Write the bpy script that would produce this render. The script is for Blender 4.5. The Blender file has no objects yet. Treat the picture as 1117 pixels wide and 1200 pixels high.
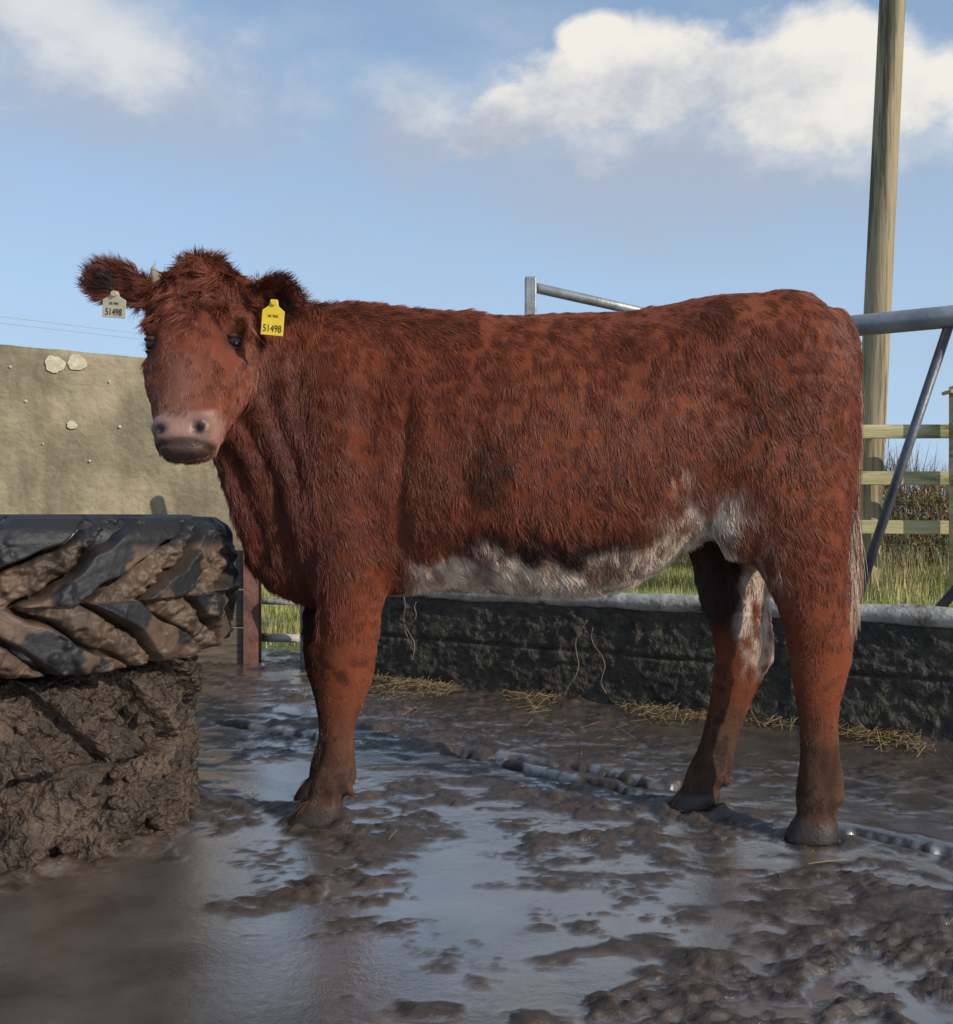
import bpy, math, random
import numpy as np
from mathutils import Vector
from mathutils.bvhtree import BVHTree
random.seed(4); RNG=np.random.default_rng(7)
scene=bpy.context.scene
F=1150.0; CZ=0.75
def W(px,py,d):            # survey reading (bearing px, level py) at distance d -> metres
    return np.array([(px-558.5)/F*d, d, CZ-(py-600)/F*d])

# ---------------------------------------------------------------- noise
def _h(i,j,k,s):
    n=(i.astype(np.int64)*374761393+j.astype(np.int64)*668265263+k.astype(np.int64)*1274126177+s*974634777)&0xffffffff
    n=((n^(n>>13))*1274126177)&0xffffffff
    n=n^(n>>16)
    return (n&0xffffff)/float(0xffffff)
def vn(p,s=0):
    p=np.asarray(p,float); i=np.floor(p).astype(np.int64); f=p-i; f=f*f*(3-2*f)
    r=0
    for a in (0,1):
        for b in (0,1):
            for c in (0,1):
                w=(f[:,0] if a else 1-f[:,0])*(f[:,1] if b else 1-f[:,1])*(f[:,2] if c else 1-f[:,2])
                r=r+w*_h(i[:,0]+a,i[:,1]+b,i[:,2]+c,s)
    return r*2-1
def fbm(p,s=0,o=4):
    r=0;a=1.0;t=0
    for q in range(o):
        r=r+a*vn(p*(2.03**q)+q*17.3,s+q); t+=a; a*=.5
    return r/t
def sst(a,b,x):
    t=np.clip((x-a)/(b-a),0,1); return t*t*(3-2*t)

# ---------------------------------------------------------------- materials
def newmat(name):
    m=bpy.data.materials.new(name); m.use_nodes=True
    nt=m.node_tree; b=nt.nodes['Principled BSDF']
    return m,nt,b
def noise_mat(name,c1,c2,scale=5,rough=.7,bump=.3,bscale=None,detail=8,metal=0,c3=None,c3scale=1.5,c3lo=.5,c3hi=.6,stretch=(1,1,1),spec=.5,dist=.01,rough2=None,c3stretch=None):
    m,nt,b=newmat(name); N=nt.nodes; L=nt.links
    tc=N.new('ShaderNodeTexCoord'); mp=N.new('ShaderNodeMapping'); mp.inputs['Scale'].default_value=stretch
    L.new(tc.outputs['Object'],mp.inputs[0])
    n=N.new('ShaderNodeTexNoise'); n.inputs['Scale'].default_value=scale; n.inputs['Detail'].default_value=detail; n.inputs['Roughness'].default_value=.65
    L.new(mp.outputs[0],n.inputs['Vector'])
    r=N.new('ShaderNodeValToRGB'); r.color_ramp.elements[0].position=.35; r.color_ramp.elements[1].position=.65
    r.color_ramp.elements[0].color=(*c1,1); r.color_ramp.elements[1].color=(*c2,1)
    L.new(n.outputs['Fac'],r.inputs[0]); out=r.outputs[0]
    if c3:
        n3=N.new('ShaderNodeTexNoise'); n3.inputs['Scale'].default_value=c3scale; n3.inputs['Detail'].default_value=8; n3.inputs['Roughness'].default_value=.65
        if c3stretch:
            mp3=N.new('ShaderNodeMapping'); mp3.inputs['Scale'].default_value=c3stretch; L.new(tc.outputs['Object'],mp3.inputs[0]); L.new(mp3.outputs[0],n3.inputs['Vector'])
        else: L.new(mp.outputs[0],n3.inputs['Vector'])
        r3=N.new('ShaderNodeValToRGB'); r3.color_ramp.elements[0].position=c3lo; r3.color_ramp.elements[1].position=c3hi
        L.new(n3.outputs['Fac'],r3.inputs[0])
        mx=N.new('ShaderNodeMixRGB'); mx.inputs[2].default_value=(*c3,1)
        L.new(r3.outputs[0],mx.inputs[0]); L.new(out,mx.inputs[1]); out=mx.outputs[0]
        if rough2 is not None:
            mr=N.new('ShaderNodeMapRange'); mr.inputs['To Min'].default_value=rough; mr.inputs['To Max'].default_value=rough2
            L.new(r3.outputs[0],mr.inputs['Value']); L.new(mr.outputs[0],b.inputs['Roughness'])
    L.new(out,b.inputs['Base Color'])
    if rough2 is None: b.inputs['Roughness'].default_value=rough
    b.inputs['Metallic'].default_value=metal; b.inputs['Specular IOR Level'].default_value=spec
    bn=N.new('ShaderNodeTexNoise'); bn.inputs['Scale'].default_value=bscale or scale*4; bn.inputs['Detail'].default_value=8
    L.new(mp.outputs[0],bn.inputs['Vector'])
    bp=N.new('ShaderNodeBump'); bp.inputs['Strength'].default_value=bump; bp.inputs['Distance'].default_value=dist
    L.new(bn.outputs['Fac'],bp.inputs['Height']); L.new(bp.outputs[0],b.inputs['Normal'])
    return m
def attr_mat(name,attr='Col',rough=.6,spec=.4,bump=0,bscale=60,gloss=None):
    m,nt,b=newmat(name); N=nt.nodes; L=nt.links
    a=N.new('ShaderNodeAttribute'); a.attribute_name=attr
    L.new(a.outputs['Color'],b.inputs['Base Color']); b.inputs['Roughness'].default_value=rough
    b.inputs['Specular IOR Level'].default_value=spec
    if gloss:
        ga=N.new('ShaderNodeAttribute'); ga.attribute_name=gloss
        for k,(t0,t1) in (('Roughness',(.85,.42)),('Specular IOR Level',(.08,.45))):
            mr=N.new('ShaderNodeMapRange'); mr.inputs['To Min'].default_value=t0; mr.inputs['To Max'].default_value=t1
            L.new(ga.outputs['Fac'],mr.inputs['Value']); L.new(mr.outputs[0],b.inputs[k])
    if bump:
        bn=N.new('ShaderNodeTexNoise'); bn.inputs['Scale'].default_value=bscale; bn.inputs['Detail'].default_value=6
        tc=N.new('ShaderNodeTexCoord'); L.new(tc.outputs['Object'],bn.inputs['Vector'])
        bp=N.new('ShaderNodeBump'); bp.inputs['Strength'].default_value=bump; bp.inputs['Distance'].default_value=.004
        L.new(bn.outputs['Fac'],bp.inputs['Height']); L.new(bp.outputs[0],b.inputs['Normal'])
    return m

# ---------------------------------------------------------------- mesh helpers
def mk(name,V,Fc,mat=None,parent=None,smooth=False,col=None):
    me=bpy.data.meshes.new(name)
    me.from_pydata([tuple(v) for v in V],[],[tuple(f) for f in Fc]); me.update()
    if smooth: me.polygons.foreach_set('use_smooth',[True]*len(me.polygons))
    if col is not None: setcol(me,col)
    ob=bpy.data.objects.new(name,me); scene.collection.objects.link(ob)
    if mat: me.materials.append(mat)
    if parent: ob.parent=parent
    return ob
def setcol(me,col,name='Col'):
    a=me.attributes.new(name,'FLOAT_COLOR','POINT')
    c=np.ones((len(me.vertices),4),np.float32); c[:,:3]=col; a.data.foreach_set('color',c.ravel())
def fastgrid(name,P,nx,ny,mat,smooth=True):
    me=bpy.data.meshes.new(name)
    idx=np.arange(nx*ny).reshape(ny,nx)
    q=np.stack([idx[:-1,:-1],idx[:-1,1:],idx[1:,1:],idx[1:,:-1]],-1).reshape(-1,4)
    me.vertices.add(nx*ny); me.vertices.foreach_set('co',P.astype(np.float32).ravel())
    me.loops.add(q.size); me.loops.foreach_set('vertex_index',q.ravel().astype(np.int32))
    me.polygons.add(len(q)); me.polygons.foreach_set('loop_start',(np.arange(len(q))*4).astype(np.int32))
    me.update(calc_edges=True); me.validate()
    if smooth: me.polygons.foreach_set('use_smooth',[True]*len(me.polygons))
    me.materials.append(mat)
    ob=bpy.data.objects.new(name,me); scene.collection.objects.link(ob); return ob
def blades(name,V,per,mat,col=None,parent=None):   # V (n,per,3) polygons
    n=len(V); me=bpy.data.meshes.new(name)
    me.vertices.add(n*per); me.vertices.foreach_set('co',V.astype(np.float32).ravel())
    me.loops.add(n*per); me.loops.foreach_set('vertex_index',np.arange(n*per,dtype=np.int32))
    me.polygons.add(n); me.polygons.foreach_set('loop_start',(np.arange(n)*per).astype(np.int32))
    me.update(calc_edges=True)
    if col is not None: setcol(me,np.repeat(col,per,axis=0))
    me.materials.append(mat)
    ob=bpy.data.objects.new(name,me); scene.collection.objects.link(ob)
    if parent: ob.parent=parent
    return ob
def empty(name):
    e=bpy.data.objects.new(name,None); scene.collection.objects.link(e); return e
def loft(rings):
    V=[];Fc=[];n=len(rings[0])
    for r in rings: V+= [tuple(p) for p in r]
    for i in range(len(rings)-1):
        for j in range(n):
            k=(j+1)%n
            Fc.append((i*n+j,i*n+k,(i+1)*n+k,(i+1)*n+j))
    V.append(tuple(np.mean(rings[0],0))); c0=len(V)-1
    V.append(tuple(np.mean(rings[-1],0))); c1=len(V)-1
    for j in range(n):
        k=(j+1)%n
        Fc.append((c0,k,j)); Fc.append((c1,(len(rings)-1)*n+j,(len(rings)-1)*n+k))
    return V,Fc
class Acc:
    def __init__(s): s.V=[];s.F=[]
    def add(s,V,Fc):
        o=len(s.V); s.V+=list(V); s.F+=[tuple(i+o for i in f) for f in Fc]
def cat(A,m):  # catmull-rom resample of rows
    A=np.asarray(A,float); P=np.vstack([2*A[0]-A[1],A,2*A[-1]-A[-2]]); out=[]
    for i in range(len(A)-1):
        p0,p1,p2,p3=P[i],P[i+1],P[i+2],P[i+3]
        for q in range(m):
            t=q/m
            out.append(.5*((2*p1)+(-p0+p2)*t+(2*p0-5*p1+4*p2-p3)*t*t+(-p0+3*p1-3*p2+p3)*t**3))
    out.append(A[-1]); return np.array(out)
def tube(pts,rad,n=12,m=1):
    A=np.hstack([np.asarray(pts,float),np.asarray(rad,float).reshape(-1,1)])
    if m>1: A=cat(A,m)
    rings=[]
    for i in range(len(A)):
        a=A[max(i-1,0),:3]; b=A[min(i+1,len(A)-1),:3]; t=(b-a)/np.linalg.norm(b-a)
        u=np.cross(t,[0.13,1,.07]); 
        if np.linalg.norm(u)<.2: u=np.cross(t,[1,0.1,0])
        u/=np.linalg.norm(u); v=np.cross(t,u)
        rings.append([A[i,:3]+A[i,3]*(math.cos(2*math.pi*k/n)*u+math.sin(2*math.pi*k/n)*v) for k in range(n)])
    return loft(rings)
def ellipsoid(c,r,nu=20,nv=12):
    rings=[]
    for i in range(1,nv):
        ph=math.pi*i/nv
        rings.append([np.array(c)+np.array([r[0]*math.sin(ph)*math.cos(2*math.pi*k/nu),r[1]*math.sin(ph)*math.sin(2*math.pi*k/nu),r[2]*math.cos(ph)]) for k in range(nu)])
    return loft(rings)
def box(x0,x1,y0,y1,z0,z1):
    V=[(x,y,z) for x in(x0,x1) for y in(y0,y1) for z in(z0,z1)]
    return V,[(0,1,3,2),(4,6,7,5),(0,4,5,1),(2,3,7,6),(0,2,6,4),(1,5,7,3)]
def beam(a,b,w,h,up=(0,0,1)):   # rectangular bar
    a=np.array(a,float);b=np.array(b,float);t=(b-a)/np.linalg.norm(b-a);u=np.cross(t,up);u/=np.linalg.norm(u);v=np.cross(u,t)
    V=[p+su*u*w/2+sv*v*h/2 for p in(a,b) for su,sv in((-1,-1),(1,-1),(1,1),(-1,1))]
    return V,[(0,1,2,3),(7,6,5,4),(0,4,5,1),(1,5,6,2),(2,6,7,3),(3,7,4,0)]
def bevel(ob,w=.006,seg=2):
    m=ob.modifiers.new('b','BEVEL'); m.width=w; m.segments=seg; m.limit_method='ANGLE'

# ================================================================= COW BODY
body=Acc()
def yc(px): return 2.46+(px-400)*(2.35-2.46)/550
T=[(290,540,640,.045,2,0),(307,480,680,.085,2,0),(337,402,702,.125,2,0),(370,366,710,.150,2,0),(420,355,706,.172,2.1,0),
(480,362,694,.192,2.1,.06),(560,368,692,.218,2.15,.08),(640,369,699,.228,2.2,.08),(720,366,692,.224,2.2,.06),
(780,358,662,.212,2.3,.0),(830,349,628,.205,2.5,-.05),(875,347,618,.203,2.6,-.05),(920,350,628,.190,2.5,-.03),(955,358,630,.165,2.4,0),
(978,376,610,.130,2.2,0),(994,410,560,.08,2,0)]
TC=cat(T,4); rings=[]
for px,t,b,w,p,k in TC:
    d=yc(px); zt=W(px,t,d)[2]; zb=W(px,b,d)[2]; x=W(px,0,d)[0]; r=[]
    for j in range(40):
        a=2*math.pi*j/40; c,s=math.cos(a),math.sin(a)
        cy=math.copysign(abs(c)**(2/p),c); sz=math.copysign(abs(s)**(2/p),s)
        r.append((x,d+w*cy*(1-k*s-.0*s),(zt+zb)/2+(zt-zb)/2*sz))
    rings.append(r)
body.add(*loft(rings))
def limb(st,n=20,m=4,hoof=False):
    A=cat(st,m); rings=[]
    for px,py,hx,hy,d in A:
        c=W(px,py,d); rx=hx/F*d
        rings.append([(c[0]+rx*math.cos(2*math.pi*k/n),c[1]+hy*math.sin(2*math.pi*k/n),c[2]) for k in range(n)])
    body.add(*loft(rings))
NF=[(415,540,62,.06,2.37),(413,600,58,.066,2.35),(412,650,51,.063,2.35),(411,700,43,.056,2.35),(408,750,36,.048,2.355),(405,790,33,.044,2.36),(401,818,28,.039,2.36),(397,850,20,.029,2.36),(396,885,20,.028,2.36),(391,912,27,.035,2.36),(382,932,21,.029,2.36),(376,944,27,.036,2.36),(366,966,35,.043,2.36)]
FFl=[(400,580,60,.07,2.57),(398,630,50,.062,2.57),(391,680,38,.05,2.57),(386,730,31,.043,2.57),(384,772,28,.04,2.57),(386,800,23,.033,2.57),(389,830,18,.027,2.57),(391,865,18,.026,2.57),(388,892,23,.032,2.57),(381,910,20,.03,2.57),(376,921,26,.035,2.57),(371,937,30,.04,2.57)]
NH=[(910,420,60,.05,2.30),(912,480,80,.08,2.26),(914,540,84,.090,2.25),(920,590,78,.084,2.245),(931,640,64,.071,2.245),(945,685,51,.058,2.245),(956,730,41,.048,2.24),(962,768,37,.042,2.24),(960,800,31,.038,2.24),(959,835,24,.029,2.24),(961,880,23,.027,2.24),(962,911,27,.033,2.24),(960,934,28,.035,2.24),(957,953,23,.031,2.24),(954,966,28,.037,2.24),(950,986,33,.043,2.24)]
FH=[(885,500,75,.08,2.46),(868,570,68,.078,2.46),(860,630,58,.068,2.46),(860,670,48,.057,2.46),(863,710,41,.050,2.46),(870,740,37,.045,2.46),(872,768,34,.043,2.46),(863,800,28,.037,2.46),(851,840,23,.029,2.46),(840,876,22,.027,2.46),(832,903,27,.033,2.46),(822,922,23,.030,2.46),(818,931,27,.035,2.46),(809,951,32,.042,2.46)]
for s in (NF,FFl,NH,FH): limb(s)
for a,b,r in (((982,742,2.24),(992,780,2.24),.019),((896,742,2.46),(902,775,2.46),.019)):
    body.add(*tube([W(*a),W(*b)],[r*.9,r*.7],10))
for a,d in (((410,927),2.36),((984,934),2.24),((851,916),2.46)):   # dew claws
    for sg in(-1,1): body.add(*ellipsoid(W(a[0],a[1],d+sg*.016),(.012,.010,.014),12,8))
for sg in (-1,1):
    c=W(402,525,yc(402)+sg*.085); c[2]=W(402,525,2.42)[2]; c[0]=W(402,0,2.42)[0]
    body.add(*ellipsoid(c,(.125,.108,.31)))
    c2=c+np.array([-.06,0,-.12]); body.add(*ellipsoid(c2,(.10,.088,.15)))
    c=W(908,475,2.35); c[1]=2.35+sg*.085
    body.add(*ellipsoid(c,(.160,.110,.27)))
    c=W(852,608,2.35); c[1]=2.35+sg*.105
    body.add(*ellipsoid(c,(.065,.055,.10)))
# neck
def oring(c,ax,up,hh,hw,p=2.1,n=28):
    ax=np.array(ax,float);ax/=np.linalg.norm(ax);lat=np.cross(ax,up);lat/=np.linalg.norm(lat);u=np.cross(lat,ax)
    r=[]
    for k in range(n):
        a=2*math.pi*k/n;cc,ss=math.cos(a),math.sin(a)
        r.append(c+lat*hw*math.copysign(abs(cc)**(2/p),cc)+u*hh*math.copysign(abs(ss)**(2/p),ss))
    return r
NK=[(425,520,2.45,162,.15),(370,500,2.43,143,.140),(320,474,2.39,120,.125),(280,444,2.33,97,.11),(248,412,2.27,82,.095)]
pp=cat([list(W(a,b,c))+[h/F*c,w] for a,b,c,h,w in NK],4); rings=[]
for i in range(len(pp)):
    ax=pp[min(i+1,len(pp)-1),:3]-pp[max(i-1,0),:3]; ax=ax*np.array([1,1,.35])
    rings.append(oring(pp[i,:3],ax,(0,0,1),pp[i,3],pp[i,4]))
body.add(*loft(rings))
body.add(*tube([W(268,465,2.28),W(276,515,2.32),W(294,570,2.37),W(318,626,2.42),(W(355,663,2.45))],[.055,.060,.068,.078,.086],16,4))
# head
SC=.935
F0=np.array([-.612,2.13,1.306]); F1=np.array([-.606,1.975,.862])
L=(F1-F0); L/=np.linalg.norm(L); latx=np.array([.995,-.06,0.0]); latx-=L*latx.dot(L); latx/=np.linalg.norm(latx)
dep=np.cross(latx,L); dep/=np.linalg.norm(dep)
if dep[1]<0: dep=-dep
HS=[(0.0,.05,.045,.03),(.035,.096,.08,.010),(.08,.114,.10,.002),(.14,.119,.118,-.002),(.20,.119,.125,-.002),(.25,.111,.12,.0),(.30,.099,.105,.0),(.35,.086,.088,.0),(.395,.074,.075,.0),(.43,.069,.066,-.003),(.455,.065,.058,.0),(.475,.053,.045,.008),(.487,.03,.026,.020)]
hh=cat(HS,4); rings=[]
for s,w,hd,off in hh:
    c=F0+L*s*SC+dep*(hd+off); r=[]
    for k in range(32):
        a=2*math.pi*k/32;cc,ss=math.cos(a),math.sin(a);p=2.4
        x=math.copysign(abs(cc)**(2/p),cc);y=math.copysign(abs(ss)**(2/p),ss)
        wd=w*(1-.18*max(y,0))
        r.append(c+latx*wd*x+dep*hd*y)
    rings.append(r)
body.add(*loft(rings))
def HP(lat,s,dp=0): return F0+L*s*SC+latx*lat+dep*dp
for sg in(-1,1):
    body.add(*ellipsoid(HP(sg*.090,.165,.045),(.022,.032,.020)))
    body.add(*tube([HP(sg*.092,.235,.06),HP(sg*.072,.33,.045)],[.024,.016],10))
    body.add(*ellipsoid(HP(sg*.040,.425,.022),(.026,.030,.024)))
    body.add(*tube([HP(sg*.075,.06,.06),HP(sg*.115,.10,.06)],[.035,.028],10))
body.add(*ellipsoid(HP(0,.02,.05),(.06,.05,.045)))
def ear(base,tip,hw,sg):
    base=np.array(base);tip=np.array(tip);ax=tip-base;ln=np.linalg.norm(ax);ax/=ln
    fw=np.array([0,-1,0.]);fw-=ax*fw.dot(ax);fw/=np.linalg.norm(fw);up=np.cross(fw,ax);up=up if up[2]>0 else -up
    rings=[]
    for t,q in ((0,.5),(.15,.72),(.35,.96),(.55,1.0),(.75,.88),(.9,.6),(1,.2)):
        c=base+ax*ln*t+up*(.010*math.sin(t*3.14));r=[]
        for k in range(20):
            a=2*math.pi*k/20; v=math.cos(a)*hw*q
            r.append(c+up*v+fw*(.009*math.sin(a)+.026*(math.cos(a)**2)*q*(1-.4*t)-.014))
        rings.append(r)
    body.add(*loft(rings))
earL=(W(174,346,2.17),W(97,326,2.19)); earR=(W(286,366,2.15),W(353,350,2.11))
ear(*earL,.048,-1); ear(*earR,.060,1)
body.add(*tube([W(960,366,2.35),W(982,378,2.35),W(996,405,2.35),W(1001,470,2.35),W(999,550,2.34),W(996,630,2.33),W(992,680,2.32)],[.028,.026,.022,.018,.015,.013,.008],12,4))
tmp=mk('tmp',body.V,body.F)
import bmesh
bm=bmesh.new(); bm.from_mesh(tmp.data); bmesh.ops.recalc_face_normals(bm,faces=bm.faces); bm.to_mesh(tmp.data); bm.free()
m=tmp.modifiers.new('r','REMESH'); m.mode='VOXEL'; m.voxel_size=.0065
m=tmp.modifiers.new('s','SMOOTH'); m.factor=.5; m.iterations=8
dg=bpy.context.evaluated_depsgraph_get(); me=bpy.data.meshes.new_from_object(tmp.evaluated_get(dg))
bpy.data.objects.remove(tmp)
nv=len(me.vertices); P=np.empty(nv*3,np.float32); me.vertices.foreach_get('co',P); P=P.reshape(-1,3).astype(float)
def hcoord(Q):
    R=Q-F0; return R@latx,R@L/SC,R@dep
hl,hs,hd_=hcoord(P)
E=np.empty(len(me.edges)*2,np.int32); me.edges.foreach_get('vertices',E); E=E.reshape(-1,2)
mask=sst(.40,.55,P[:,2])*(P[:,0]<.86)*(1-((hd_<.19)&(abs(hl)<.17)&(hs<.55)&(hs>-.1)))*(P[:,0]>-.70)
mask*=1-((P[:,0]<-.36)&(P[:,1]<2.22))
deg=np.bincount(E.ravel(),minlength=nv).astype(float)
for it in range(60):
    acc_=np.stack([np.bincount(E[:,0],P[E[:,1],k],nv)+np.bincount(E[:,1],P[E[:,0],k],nv) for k in range(3)],1)/deg[:,None]
    P+=(acc_-P)*(.6*mask)[:,None]
me.vertices.foreach_set('co',P.astype(np.float32).ravel()); me.update()
Nn=np.empty(nv*3,np.float32); me.vertex_normals.foreach_get('vector',Nn); Nn=Nn.reshape(-1,3).astype(float)
def push(c,r,amt,dirv=None):
    g=np.exp(-((P-np.array(c))**2).sum(1)/(r*r))
    return g[:,None]*(amt*(Nn if dirv is None else np.array(dirv)))
D=np.zeros_like(P)
hl,hs,hd_=hcoord(P)
for sg in(-1,1):
    D+=push(HP(sg*.038,.434,.0),.011,.016,dep)*1.0
    D+=push(HP(sg*.049,.426,.008),.009,.013,dep)
    D+=push(HP(sg*.092,.205,.02),.020,-.006)
    D+=push(HP(sg*.05,.31,.0),.03,-.005)
mm=np.exp(-((hs-.468-.2*hl*hl)/.004)**2)*(abs(hl)<.06)*(hd_<.07)*(hd_>-.02)
D+=-Nn*(mm*.005)[:,None]
q=P*np.array([9,9,5]); D+=Nn*(fbm(q,3,2)*.006*(P[:,2]>.5))[:,None]
D+=-Nn*(.011*np.exp(-((P[:,0]+.17-.05*(P[:,2]-.9))/.022)**2)*sst(.62,.7,P[:,2])*sst(1.15,.9,P[:,2]))[:,None]
nk=sst(-.36,-.46,P[:,0])*sst(.60,.7,P[:,2])*sst(1.22,1.1,P[:,2])*(hd_>.16)
D+=Nn*(.008*nk*np.sin((P[:,0]*1.0+.25*P[:,2])*95+2*vn(P*7,9)))[:,None]
for sg in(-1,1):
    D+=push((.58,2.35+sg*.17,1.19),.06,.010); D+=push((.56,2.35+sg*.17,1.02),.10,-.014)
    D+=push((.70,2.35+sg*.17,.95),.12,.010)
for px,py,d in ((366,966,2.36),(371,937,2.57),(950,986,2.24),(809,951,2.46)):
    c=W(px,py,d); g=np.exp(-((P[:,1]-d)/.0055)**2)*(abs(P[:,0]-c[0])<.10)*(P[:,2]<.065)*(abs(P[:,1]-d)<.05)*sst(.01,-.02,P[:,0]-c[0])
    D+=-Nn*(g*.014)[:,None]
P=P+D
me.vertices.foreach_set('co',P.astype(np.float32).ravel()); me.update()
me.vertex_normals.foreach_get('vector',(_n:=np.empty(nv*3,np.float32))); Nn=_n.reshape(-1,3).astype(float)

TB=np.array(T); 
def lerp(a,b,t): return a+(b-a)*t[:,None]
def coat(Q,Nr,gl=False):
    n_=len(Q); K=lambda r,g,b_:np.tile([r,g,b_],(n_,1))
    u=558.5+Q[:,0]*F/2.4; v=600+(CZ-Q[:,2])*F/2.4; y=Q[:,1]
    hl,hs,hd=hcoord(Q)
    n1=fbm(Q*6,11,4); n2=fbm(Q*25,12,3); n3=fbm(Q*np.array([60,60,14]),13,2); n4=fbm(Q*np.array([55,55,30]),19,3)
    n5=fbm((Q+.02*np.stack([n1,n1,n1],1))*np.array([34,34,6]),23,3)
    c=K(.172,.044,.0205)
    c=c*(1+.20*n1+.06*n2+.14*n3+.12*n5)[:,None]
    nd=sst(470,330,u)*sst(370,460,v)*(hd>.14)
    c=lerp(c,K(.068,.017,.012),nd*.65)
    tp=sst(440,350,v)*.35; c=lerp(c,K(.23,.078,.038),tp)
    bz=np.exp(-(((u-900)/70)**2+((v-560)/70)**2)); c=lerp(c,K(.215,.064,.030),bz*.5)
    bz=np.exp(-(((u-690)/110)**2+((v-500)/60)**2)); c=lerp(c,K(.20,.056,.027),bz*.4)
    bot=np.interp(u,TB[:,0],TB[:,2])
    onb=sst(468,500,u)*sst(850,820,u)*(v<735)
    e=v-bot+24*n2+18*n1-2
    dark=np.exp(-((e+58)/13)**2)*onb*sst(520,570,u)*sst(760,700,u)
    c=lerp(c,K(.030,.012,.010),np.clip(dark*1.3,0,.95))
    wh=sst(-54,-40,e)*onb
    mud_=np.clip(sst(-.05,.45,fbm(Q*16+5,17,4))+.30*sst(.1,.5,n4),0,1)
    wc=lerp(K(.72,.59,.48),K(.13,.072,.05),mud_*.85)
    wc=lerp(wc,K(.22,.075,.04),sst(.08,.32,n4)*.55)
    c=lerp(c,wc,wh)
    fl=np.exp(-(((u-805)/34)**2+((v-608)/20)**2))*sst(-.4,.2,n2+n1+.2); c=lerp(c,wc,np.clip(fl*1.6,0,1))
    fl=np.exp(-(((u-775)/12)**2+((v-562)/8)**2))*sst(0,.3,n3); c=lerp(c,wc,np.clip(fl,0,.4))
    fl=np.exp(-(((u-868)/16)**2+((v-668)/34)**2))*sst(-.1,.3,n4); c=lerp(c,wc,np.clip(fl,0,.8))
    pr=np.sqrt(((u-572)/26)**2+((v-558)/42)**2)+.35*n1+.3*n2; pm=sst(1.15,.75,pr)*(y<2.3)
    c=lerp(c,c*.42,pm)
    fh=(y>2.40)&(u>770)&(v>600); 
    uu=558.5+Q[:,0]*F/2.46
    c=lerp(c,K(.03,.014,.011),fh*sst(872,856,uu+14*n1)*sst(775,715,v+20*n2)*.95)
    c=lerp(c,lerp(K(.64,.52,.43),K(.18,.08,.05),sst(0,.35,n4)),fh*sst(858,870,uu+14*n1+8*n2)*sst(645,670,v)*sst(812,775,v+25*n2)*sst(-.5,.1,n3+n2+.35))
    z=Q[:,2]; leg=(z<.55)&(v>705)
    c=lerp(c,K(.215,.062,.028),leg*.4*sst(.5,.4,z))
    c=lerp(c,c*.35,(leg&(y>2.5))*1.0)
    mud=sst(.38,.14,z+.12*n1+.06*n2)
    c=lerp(c,K(.068,.041,.028)*(1+.6*n3+.5*n2)[:,None],mud*.88)
    kn=np.exp(-((z-.36)/.05)**2)*sst(0,.3,n2)*(u<500); c=lerp(c,c*.35,kn*.8)
    sp=sst(.22,.36,n2+.3*n3)*sst(.50,.25,z); c=lerp(c,K(.040,.027,.020),sp*.85)
    c=lerp(c,K(.04,.028,.021),sst(.055,.038,z))
    inh=(hd<.17)&(hs>-.06)&(hs<.52)&(abs(hl)<.14)
    c=np.where(inh[:,None],K(.158,.044,.0235)*(1+.22*n1+.25*n2+.25*n3)[:,None],c)
    ms=inh*np.exp(-((hl/.042)**2))*sst(.22,.30,hs)*sst(.43,.38,hs); c=lerp(c,K(.20,.10,.074),ms*.6)
    er=inh*sst(.055,.085,abs(hl))*np.exp(-((hs-.23)/.04)**2); c=lerp(c,K(.19,.075,.045),er*.3)
    noz=inh*sst(.385,.402,hs+.18*hl*hl*10+.010*n2)*sst(.085,.05,hd)
    if gl: return np.clip(noz+sst(.06,.04,z),0,1)
    c=lerp(c,K(.27,.145,.112)*(1+.45*n2)[:,None],noz)
    c=lerp(c,K(.075,.042,.032),noz*sst(.448,.462,hs)*.9)
    for sg in(-1,1):
        g=np.exp(-(((Q-HP(sg*.042,.432,.012))**2).sum(1))/.014**2); c=lerp(c,K(.012,.007,.006),np.clip(g*1.7,0,1)*inh)
        g=np.exp(-(((Q-HP(sg*.092,.205,.025))**2).sum(1))/.023**2); c=lerp(c,K(.03,.012,.009),np.clip(g*1.1,0,.85)*inh)
    lip=inh*np.exp(-((hs-.468-.2*hl*hl)/.005)**2)*sst(.1,.06,hd)*(abs(hl)<.06); c=lerp(c,K(.03,.014,.012),lip*.8)
    ea=((Q[:,0]<-.728)|((Q[:,0]>-.49)&(Q[:,0]<-.36)&(y<2.205)&(z>1.08)))&(z>1.05)&(y<2.26)
    c=lerp(c,K(.13,.036,.020),ea*1.0)
    for (a,b) in (earL,earR):
        m_=a*.4+b*.6; r=np.sqrt((((Q-m_)*np.array([1/.042,0,1/.027]))**2).sum(1)); c=lerp(c,K(.022,.011,.009),ea*(Nr[:,1]<-.2)*sst(1.15,.5,r)*.9)
    return np.clip(c,.004,.9)
cow=empty('cow')
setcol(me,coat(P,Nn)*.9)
gla=me.attributes.new('Gloss','FLOAT','POINT'); gla.data.foreach_set('value',coat(P,Nn,True).astype(np.float32))
skin=attr_mat('cow_hide',bump=.5,bscale=110,gloss='Gloss')
me.materials.clear(); me.materials.append(skin)
me.polygons.foreach_set('use_smooth',[True]*len(me.polygons))
bodyo=bpy.data.objects.new('body',me); scene.collection.objects.link(bodyo); bodyo.parent=cow

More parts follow.
